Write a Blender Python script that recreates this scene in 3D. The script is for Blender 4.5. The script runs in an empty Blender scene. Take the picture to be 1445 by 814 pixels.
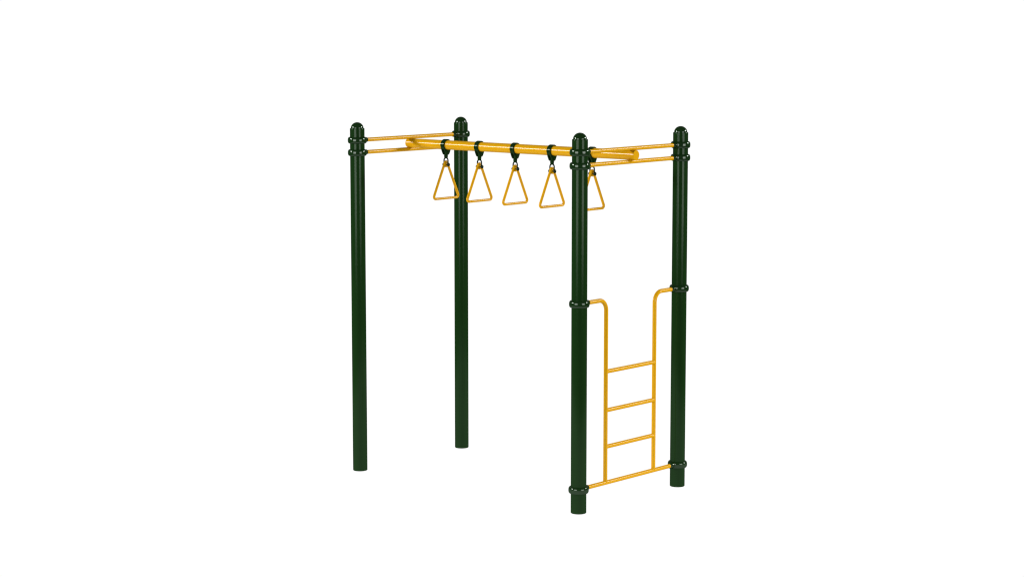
import bpy, bmesh, math
from mathutils import Vector, Matrix
PI = math.pi
S = bpy.context.scene
C = S.collection

# ------------------------------------------------------------------ measures (metres)
L, W = 2.0704, 1.1029            # spacing of the posts along the beam / along the rails
H = 2.5                          # post height to the rim under the cap
R_POST, R_BEAM, R_TUBE = 0.0526, 0.0338, 0.0144
Z_TOP, Z_LOW, Z_MID, Z_BASE = 2.4145, 2.3254, 1.4111, 0.1579
Z_BEAM = (Z_TOP + Z_LOW) / 2

# ------------------------------------------------------------------ materials
def nodes_of(name):
    m = bpy.data.materials.new(name); m.use_nodes = True
    nt = m.node_tree
    return m, nt, nt.nodes['Principled BSDF']

def paint(name, col, rough, gloss, var=0.04, sheen=(1, 1, 1)):
    """powder coat: coloured diffuse layer with a thin even gloss"""
    m, nt, b = nodes_of(name)
    nt.nodes.remove(b)
    tc = nt.nodes.new('ShaderNodeTexCoord')
    n = nt.nodes.new('ShaderNodeTexNoise'); n.inputs['Scale'].default_value = 9.0; n.inputs['Detail'].default_value = 4
    nt.links.new(tc.outputs['Object'], n.inputs['Vector'])
    cr = nt.nodes.new('ShaderNodeValToRGB')
    cr.color_ramp.elements[0].position = 0.3; cr.color_ramp.elements[1].position = 0.7
    cr.color_ramp.elements[0].color = (*[c * (1 - var) for c in col], 1)
    cr.color_ramp.elements[1].color = (*[c * (1 + var) for c in col], 1)
    nt.links.new(n.outputs['Fac'], cr.inputs['Fac'])
    df = nt.nodes.new('ShaderNodeBsdfDiffuse'); nt.links.new(cr.outputs['Color'], df.inputs['Color'])
    gl = nt.nodes.new('ShaderNodeBsdfAnisotropic'); gl.distribution = 'BECKMANN'
    gl.inputs['Roughness'].default_value = rough; gl.inputs['Color'].default_value = (*sheen, 1)
    mx = nt.nodes.new('ShaderNodeMixShader')
    mx.inputs[0].default_value = gloss; nt.links.new(df.outputs['BSDF'], mx.inputs[1]); nt.links.new(gl.outputs['BSDF'], mx.inputs[2])
    nt.links.new(mx.outputs['Shader'], nt.nodes['Material Output'].inputs['Surface'])
    return m

GREEN = paint('dark_green_powder_coat', (0.0060, 0.0235, 0.0047), 0.17, 0.0100, 0.04, (0.84, 1, 0.84))
GREEN_G = paint('dark_green_cast_coat', (0.0054, 0.0208, 0.0044), 0.17, 0.032, 0.04, (0.9, 1, 0.9))
GREEN_C = paint('dark_green_clamp_coat', (0.0054, 0.0208, 0.0044), 0.18, 0.010, 0.04, (0.9, 1, 0.9))
YELLOW = paint('yellow_powder_coat', (0.57, 0.290, 0.0045), 0.23, 0.0120, 0.0)
YELLOW_B = paint('yellow_beam_coat', (0.56, 0.285, 0.0045), 0.21, 0.017, 0.0)
DARK = paint('dark_green_steel', (0.003, 0.012, 0.004), 0.2, 0.014)

# ------------------------------------------------------------------ mesh helpers
def lathe(bm, prof, seg=64, M=None):
    """prof: list of (r, z); r == 0 closes to a point."""
    M = M or Matrix()
    rings = []
    for r, z in prof:
        if r < 1e-7:
            rings.append([bm.verts.new(M @ Vector((0, 0, z)))])
        else:
            rings.append([bm.verts.new(M @ Vector((r * math.cos(2 * PI * i / seg), r * math.sin(2 * PI * i / seg), z))) for i in range(seg)])
    for a, b in zip(rings, rings[1:]):
        for i in range(seg):
            j = (i + 1) % seg
            if len(a) == 1 and len(b) == 1: continue
            if len(a) == 1: bm.faces.new((a[0], b[j], b[i]))
            elif len(b) == 1: bm.faces.new((a[i], a[j], b[0]))
            else: bm.faces.new((a[i], a[j], b[j], b[i]))
    return rings

def bend_path(pts, rads, n=10):
    """polyline with filleted inner corners"""
    out = [Vector(pts[0])]
    for k in range(1, len(pts) - 1):
        P, a, b = Vector(pts[k]), Vector(pts[k - 1]), Vector(pts[k + 1])
        u, v = (a - P).normalized(), (b - P).normalized()
        ang = u.angle(v); r = rads[k - 1]
        t = r / math.tan(ang / 2)
        s, e = P + u * t, P + v * t
        cen = P + (u + v).normalized() * (r / math.sin(ang / 2))
        p, q = s - cen, e - cen
        tot = p.angle(q); ax = p.cross(q).normalized()
        for i in range(n + 1):
            out.append(cen + Matrix.Rotation(tot * i / n, 3, ax) @ p)
    out.append(Vector(pts[-1]))
    return out

def tube(bm, path, r, seg=24, closed=False, cap=True):
    path = [Vector(p) for p in path]; n = len(path)
    tans = []
    for i in range(n):
        a = path[(i - 1) % n] if (closed or i) else path[i]
        b = path[(i + 1) % n] if (closed or i < n - 1) else path[i]
        tans.append((b - a).normalized())
    ref = Vector((0, 0, 1)) if abs(tans[0].z) < 0.9 else Vector((1, 0, 0))
    nrm = (ref - tans[0] * ref.dot(tans[0])).normalized()
    rings = []
    for i in range(n):
        nrm = (nrm - tans[i] * nrm.dot(tans[i])).normalized()
        bi = tans[i].cross(nrm)
        rings.append([bm.verts.new(path[i] + nrm * r * math.cos(2 * PI * k / seg) + bi * r * math.sin(2 * PI * k / seg)) for k in range(seg)])
    m = n if closed else n - 1
    for i in range(m):
        a, b = rings[i], rings[(i + 1) % n]
        for k in range(seg):
            j = (k + 1) % seg
            bm.faces.new((a[k], a[j], b[j], b[k]))
    if not closed and cap:
        bm.faces.new(rings[0][::-1]); bm.faces.new(rings[-1])

def rod(bm, a, b, r, seg=32, cham=0.0012):
    """capped cylinder with small chamfers"""
    a, b = Vector(a), Vector(b); d = b - a; l = d.length
    M = Matrix.Translation(a) @ d.to_track_quat('Z', 'Y').to_matrix().to_4x4()
    lathe(bm, [(0, 0), (r - cham, 0), (r, cham), (r, cham * 2), (r, l - cham * 2), (r, l - cham), (r - cham, l), (0, l)], seg, M)

def slab(bm, outline, x0, x1, bev=0.001):
    """outline in (y, z), extruded along x"""
    a = [bm.verts.new((x0, y, z)) for y, z in outline]
    b = [bm.verts.new((x1, y, z)) for y, z in outline]
    n = len(a); fs = [bm.faces.new(a[::-1]), bm.faces.new(b)]
    for i in range(n):
        j = (i + 1) % n; fs.append(bm.faces.new((a[i], a[j], b[j], b[i])))
    if bev:
        es = list({e for f in fs[:2] for e in f.edges})
        bmesh.ops.bevel(bm, geom=es, offset=bev, segments=2, affect='EDGES', profile=0.5)

def finish(name, bm, mat, parent=None, loc=(0, 0, 0), smooth=35):
    bmesh.ops.recalc_face_normals(bm, faces=bm.faces)
    me = bpy.data.meshes.new(name); bm.to_mesh(me); bm.free()
    me.materials.append(mat); me.shade_smooth(); me.set_sharp_from_angle(angle=math.radians(smooth))
    o = bpy.data.objects.new(name, me); C.objects.link(o); o.location = loc
    if parent: o.parent = parent
    return o

def thing(name, label, cat, loc=(0, 0, 0), group=None):
    o = bpy.data.objects.new(name, None); C.objects.link(o); o.location = loc
    o.empty_display_size = 0.1
    o['label'] = label; o['category'] = cat
    if group: o['group'] = group
    return o

# ------------------------------------------------------------------ the climbing frame
frame = thing('climbing_frame', 'dark green four post outdoor climbing frame with yellow overhead beam, cross rails and ladder', 'climbing frame', (0, 0, 0))

# post: tube with a small step at the top rim
bm = bmesh.new()
lathe(bm, [(0, 0), (R_POST - 0.003, 0), (R_POST, 0.003), (R_POST, 0.006), (R_POST, H - 0.006), (R_POST, H - 0.0025), (R_POST - 0.0015, H), (R_POST - 0.006, H + 0.0005), (0, H + 0.0005)], 96)
post0 = finish('post', bm, GREEN, frame)
# rounded cap pressed into the post
bm = bmesh.new()
rc, hc = 0.0462, 0.0435
prof = [(rc, -0.02), (rc, 0.0)]
prof += [(rc * math.cos(t), hc * math.sin(t)) for t in [PI / 2 * i / 16 for i in range(1, 16)]] + [(0, hc)]
lathe(bm, prof, 64)
cap0 = finish('post_cap', bm, GREEN_G, post0, (0, 0, H))

def collar_bm(side):
    """rounded cast band around the post, with a short neck toward the rail (side = +1/-1 along y)"""
    bm = bmesh.new()
    hh, ro, ri = 0.0235, 0.0685, R_POST - 0.002
    pr = [(ri, -hh)]
    # super-ellipse bulge
    for i in range(0, 29):
        t = -PI / 2 + PI * i / 28
        c, s = math.cos(t), math.sin(t)
        e = 0.80
        x = abs(c) ** e; z = math.copysign(abs(s) ** e, s)
        pr.append((R_POST + 0.001 + (ro - R_POST - 0.001) * x, hh * z))
    pr += [(ri, hh), (ri, -hh)]
    lathe(bm, pr, 72)
    # neck
    M = Matrix.Rotation(-side * PI / 2, 4, 'X')
    lathe(bm, [(0, 0.05), (0.0215, 0.05), (0.0215, 0.068), (0.0195, 0.078), (0.0180, 0.092), (0.0168, 0.094), (0, 0.094)], 36, M)
    return bm

collar_p = finish('post_collar', collar_bm(1), GREEN_G, post0)
collar_n = finish('post_collar', collar_bm(-1), GREEN_G, post0)
spare = [collar_p, collar_n]

posts = []
for k, (x, y) in enumerate(((0, 0), (0, W), (L, 0), (L, W))):
    if k == 0:
        p = post0; cap0.location = (0, 0, H)
    else:
        p = post0.copy(); C.objects.link(p); p.parent = frame
        c = cap0.copy(); C.objects.link(c); c.parent = p
    p.location = (x, y, 0); posts.append(p)
    hs = [Z_TOP, Z_LOW] + ([Z_MID, Z_BASE] if x > 0 else [])
    for z in hs:
        src = collar_p if y == 0 else collar_n
        if src in spare:
            o = src; spare.remove(src)
        else:
            o = src.copy(); C.objects.link(o)
        o.parent = p; o.location = (0, 0, z)

# overhead beam
bm = bmesh.new()
rod(bm, (-0.022, W / 2, Z_BEAM), (L + 0.040, W / 2, Z_BEAM), R_BEAM, 72, 0.0015)
finish('overhead_beam', bm, YELLOW_B, frame)

# cross rails between the posts
def rail_bm():
    bm = bmesh.new()
    rod(bm, (0, 0.085, 0), (0, W - 0.085, 0), R_TUBE, 40, 0.001)
    return bm
rail0 = finish('cross_rail', rail_bm(), YELLOW, frame)
for k, (x, z) in enumerate(((0, Z_TOP), (0, Z_LOW), (L, Z_TOP), (L, Z_LOW))):
    o = rail0 if k == 0 else rail0.copy()
    if k: C.objects.link(o); o.parent = frame
    o.location = (x, 0, z)

# ladder: one bent tube each side welded on a base tube, rungs between
Y1, Y2 = 0.2852, 0.8215
bm = bmesh.new()
rod(bm, (0, 0.085, Z_BASE), (0, W - 0.085, Z_BASE), R_TUBE, 40, 0.001)
for ye, y in ((0.085, Y1), (W - 0.085, Y2)):
    tube(bm, bend_path([(0, ye, Z_MID), (0, y, Z_MID), (0, y, Z_BASE + 0.002)], [0.072], 14), R_TUBE, 36)
# weld beads at the feet
for y in (Y1, Y2):
    lathe(bm, [(R_TUBE - 0.001, 0.016), (R_TUBE + 0.0012, 0.0125), (R_TUBE + 0.0014, 0.009), (R_TUBE - 0.001, 0.006)], 36, Matrix.Translation((0, y, Z_BASE)))
ladder = finish('ladder', bm, YELLOW, frame, (L, 0, 0))
bm = bmesh.new()
rod(bm, (0, Y1, 0), (0, Y2, 0), R_TUBE * 0.985, 36, 0.001)
rung0 = finish('rung', bm, YELLOW, ladder)
for k, z in enumerate((0.922, 0.6562, 0.4059)):
    o = rung0 if k == 0 else rung0.copy()
    if k: C.objects.link(o); o.parent = ladder
    o.location = (0, 0, z)

# ------------------------------------------------------------------ clamps on the beam
XS = [0.358, 0.686, 1.027, 1.368, 1.728]
def clamp_bm():
    bm = bmesh.new()
    hw = 0.0175
    # split ring around the beam
    M = Matrix.Rotation(PI / 2, 4, 'Y')
    ro, ri = 0.0425, R_BEAM - 0.001
    lathe(bm, [(ri, -hw), (ro - 0.002, -hw), (ro, -hw + 0.002), (ro, hw - 0.002), (ro - 0.002, hw), (ri, hw), (ri, -hw)], 64, M)
    # two cheek plates tapering to the pivot
    out = []
    for i in range(13):
        t = PI + PI * 0 + (PI) * i / 12
        out.append((0.0215 * math.cos(t), -0.0560 + 0.0165 * math.sin(t)))
    up = []
    for i in range(15):
        t = math.radians(-22 - (180 - 44) * i / 14)
        up.append((ri * 1.005 * math.cos(t), ri * 1.005 * math.sin(t)))
    outer_r = (0.0405 * math.cos(math.radians(-22)), 0.0405 * math.sin(math.radians(-22)))
    outer_l = (-outer_r[0], outer_r[1])
    poly = out + [(0.0310, -0.040), outer_r] + up + [outer_l, (-0.0310, -0.040)]
    slab(bm, poly, hw - 0.0085, hw - 0.0003, 0.0008)
    slab(bm, poly, -hw + 0.0003, -hw + 0.0085, 0.0008)
    # the raised seam where the two halves meet, on both sides
    for s in (-1, 1):
        slab(bm, [(s * 0.038, -0.006), (s * 0.0462, -0.006), (s * 0.0462, 0.007), (s * 0.038, 0.007)], -hw + 0.003, hw - 0.003, 0.0014)
    return bm
def clamp_bolt_bm():
    bm = bmesh.new()
    rod(bm, (-0.0215, 0, -0.0560), (0.0215, 0, -0.0560), 0.0042, 20, 0.0006)
    for s in (-1, 1):
        M = Matrix.Translation((s * 0.0170, 0, -0.0560)) @ Matrix.Rotation(s * PI / 2, 4, 'Y')
        lathe(bm, [(0, 0), (0.0085, 0), (0.0085, 0.001), (0.0072, 0.0012), (0.0070, 0.0045), (0.0055, 0.0058), (0, 0.0062)], 28, M)
    return bm
cl0 = finish('beam_clamp', clamp_bm(), GREEN_C, frame)
cb0 = finish('pivot_bolt', clamp_bolt_bm(), GREEN_G, cl0)
for k, x in enumerate(XS):
    if k == 0: o = cl0
    else:
        o = cl0.copy(); C.objects.link(o); o.parent = frame
        b = cb0.copy(); C.objects.link(b); b.parent = o
    o.location = (x, W / 2, Z_BEAM)

# ------------------------------------------------------------------ triangular hanging handles
def swivel_bm():
    bm = bmesh.new()
    out = []
    for i in range(17):
        t = PI * i / 16; out.append((0.0125 * math.cos(t), -0.0560 + 0.0125 * math.sin(t)))
    out += [(-0.0125, -0.070), (-0.0105, -0.077), (-0.0125, -0.088), (-0.0095, -0.0985), (0.0095, -0.0985), (0.0125, -0.088), (0.0105, -0.077), (0.0125, -0.070)]
    slab(bm, out, -0.0082, 0.0082, 0.0016)
    return bm
def shackle_bm():
    bm = bmesh.new()
    pts = [(-0.0185, 0, -0.149)]
    pts.append((-0.0198, 0, -0.128))
    for i in range(0, 17):
        t = PI - PI * i / 16
        pts.append((0.0195 * math.cos(t), 0, -0.1125 + 0.0195 * math.sin(t)))
    pts += [(0.0198, 0, -0.128), (0.0185, 0, -0.149)]
    tube(bm, pts, 0.0050, 14)
    for s in (-1, 1):   # eyes
        M = Matrix.Translation((s * 0.0158, 0, -0.143)) @ Matrix.Rotation(s * PI / 2, 4, 'Y')
        lathe(bm, [(0, 0), (0.0072, 0), (0.0078, 0.001), (0.0078, 0.0048), (0.0072, 0.0058), (0, 0.0058)], 24, M)
    return bm
def bolt_bm():
    bm = bmesh.new()
    rod(bm, (-0.030, 0, -0.143), (0.030, 0, -0.143), 0.0045, 20, 0.0006)
    for s, r, l in ((1, 0.0138, 0.0125), (-1, 0.0112, 0.0105)):
        M = Matrix.Translation((s * 0.0212, 0, -0.143)) @ Matrix.Rotation(s * PI / 2, 4, 'Y')
        lathe(bm, [(0, 0), (r * 0.9, 0), (r, 0.0012)] + [(r * math.cos(t), 0.003 + (l - 0.003) * math.sin(t)) for t in [PI / 2 * i / 8 for i in range(8)]] + [(0, l)], 28, M)
    return bm
def triangle_bm():
    bm = bmesh.new()
    zb, yb, r = -0.388, 0.1385, 0.0093
    # apex is a tight bend; both lower corners rounded
    apex = (0, 0, -0.103)
    mid = (0, 0, zb)
    path = bend_path([mid, (0, yb, zb), apex, (0, -yb, zb), mid], [0.017, 0.0145, 0.017], 10)
    tube(bm, path[:-1], r, 24, closed=True)
    return bm
def web_bm():
    bm = bmesh.new()
    out = []
    for i in range(13):
        t = PI * i / 12; out.append((0.0105 * math.cos(t), -0.141 + 0.0090 * math.sin(t)))
    out += [(-0.0165, -0.152), (-0.0120, -0.1605), (0, -0.163), (0.0120, -0.1605), (0.0165, -0.152)]
    slab(bm, out, -0.0068, 0.0068, 0.0015)
    return bm
ORD = ['leftmost of five, in front of the back left post',
       'second from left, just right of the back left post',
       'middle one of the five',
       'fourth from left, hanging fully clear of the front ladder post',
       'rightmost of five, half hidden behind front ladder post']
hand0 = thing('hanging_handle', '', 'handle', (XS[0], W / 2, Z_BEAM), 'triangular handles hanging from the overhead beam')
parts = [finish('swivel', swivel_bm(), GREEN_C, hand0), finish('shackle', shackle_bm(), DARK, hand0),
         finish('bolt', bolt_bm(), DARK, hand0), finish('triangle_grip', triangle_bm(), YELLOW, hand0)]
web0 = finish('apex_plate', web_bm(), YELLOW, parts[3])
for k, x in enumerate(XS):
    if k == 0: h = hand0
    else:
        h = hand0.copy(); C.objects.link(h)
        for q in parts:
            c = q.copy(); C.objects.link(c); c.parent = h
            if q is parts[3]:
                w = web0.copy(); C.objects.link(w); w.parent = c
    h.location = (x, W / 2, Z_BEAM)
    h['label'] = 'yellow triangular hanging handle, ' + ORD[k]

# ------------------------------------------------------------------ the studio: white floor that glows by itself, world white only behind the frame
m, nt, b = nodes_of('glowing_white_floor')
nt.nodes.remove(b)
em = nt.nodes.new('ShaderNodeEmission'); em.inputs['Color'].default_value = (1, 1, 1, 1); em.inputs['Strength'].default_value = 1.03  # floor emits its own even white, so no shadow shows on it
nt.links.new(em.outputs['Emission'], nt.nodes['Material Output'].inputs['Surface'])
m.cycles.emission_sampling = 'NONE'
bm = bmesh.new()
v = [bm.verts.new((L / 2 + 4.3 * math.cos(PI * i / 48), W / 2 + 4.3 * math.sin(PI * i / 48), 0)) for i in range(96)]
bm.faces.new(v)
fl = finish('ground', bm, m); fl['kind'] = 'structure'

TO = Vector((0.657, -0.754, 0)); RT = Vector((0.754, 0.657, 0)); UP = Vector((0, 0, 1))
wd = bpy.data.worlds.new('World'); S.world = wd; wd.use_nodes = True
wd.cycles.sampling_method = 'NONE'
nt = wd.node_tree; bg = nt.nodes['Background']
tc = nt.nodes.new('ShaderNodeTexCoord')
dp = nt.nodes.new('ShaderNodeVectorMath'); dp.operation = 'DOT_PRODUCT'; dp.inputs[1].default_value = TO
nt.links.new(tc.outputs['Generated'], dp.inputs[0])
mr = nt.nodes.new('ShaderNodeMapRange'); mr.interpolation_type = 'SMOOTHSTEP'
mr.inputs['From Min'].default_value = -0.88; mr.inputs['From Max'].default_value = -0.55
mr.inputs['To Min'].default_value = 1.03; mr.inputs['To Max'].default_value = 0.07
nt.links.new(dp.outputs['Value'], mr.inputs['Value'])
bg.inputs['Color'].default_value = (1, 1, 1, 1)
nt.links.new(mr.outputs['Result'], bg.inputs['Strength'])

CEN = Vector((L / 2, W / 2, 1.6))
def softbox(name, az, dist, z, w, h, radiance, target=None):
    d = TO * math.cos(math.radians(az)) + RT * math.sin(math.radians(az))
    pos = Vector((CEN.x, CEN.y, 0)) + d * dist + UP * z
    ld = bpy.data.lights.new(name, 'AREA'); ld.shape = 'RECTANGLE'; ld.size = w; ld.size_y = h
    ld.energy = radiance * w * h * PI
    o = bpy.data.objects.new(name, ld); C.objects.link(o)
    o.location = pos
    aim = (Vector(target) if target else Vector((CEN.x, CEN.y, z))) - pos
    o.rotation_euler = aim.to_track_quat('-Z', 'Y').to_euler()
    return o
softbox('front_left_softbox', -34, 12, 2.8, 6.6, 4.4, 8.0)
softbox('front_right_softbox', 43, 12, 2.8, 6.2, 4.4, 7.5)
softbox('side_left_softbox', -83, 14, 6.4, 5.2, 1.9, 68.0, (L / 2, W / 2, 2.0))
softbox('side_right_softbox', 97.7, 14, 7.2, 3.6, 1.9, 95.0, (L / 2, W / 2, 2.0))

# ------------------------------------------------------------------ camera
cd = bpy.data.cameras.new('camera'); cam = bpy.data.objects.new('camera', cd); C.objects.link(cam)
yaw, pitch, roll = 0.7180, -0.1275, 0.0002
cam.location = (10.9894, -10.8881, 3.3153)
fw = Vector((-math.sin(yaw) * math.cos(pitch), math.cos(yaw) * math.cos(pitch), math.sin(pitch)))
cam.rotation_euler = fw.to_track_quat('-Z', 'Y').to_euler()
cd.sensor_width = 36; cd.lens = 36 * 3023.73 / 1445
cd.shift_y = 0.0004; cd.clip_start = 0.1; cd.clip_end = 500
S.camera = cam
S.view_settings.view_transform = 'Standard'; S.view_settings.look = 'None'; S.view_settings.exposure = 0
S.cycles.use_denoising = True
S.cycles.use_adaptive_sampling = False
S.cycles.use_light_tree = True
S.cycles.blur_glossy = 0.0
S.cycles.denoiser = 'OPENIMAGEDENOISE'
S.cycles.denoising_input_passes = 'RGB_ALBEDO_NORMAL'
S.cycles.denoising_prefilter = 'ACCURATE'
S.cycles.denoising_quality = 'HIGH'
S.cycles.pixel_filter_type = 'BLACKMAN_HARRIS'; S.cycles.filter_width = 1.2
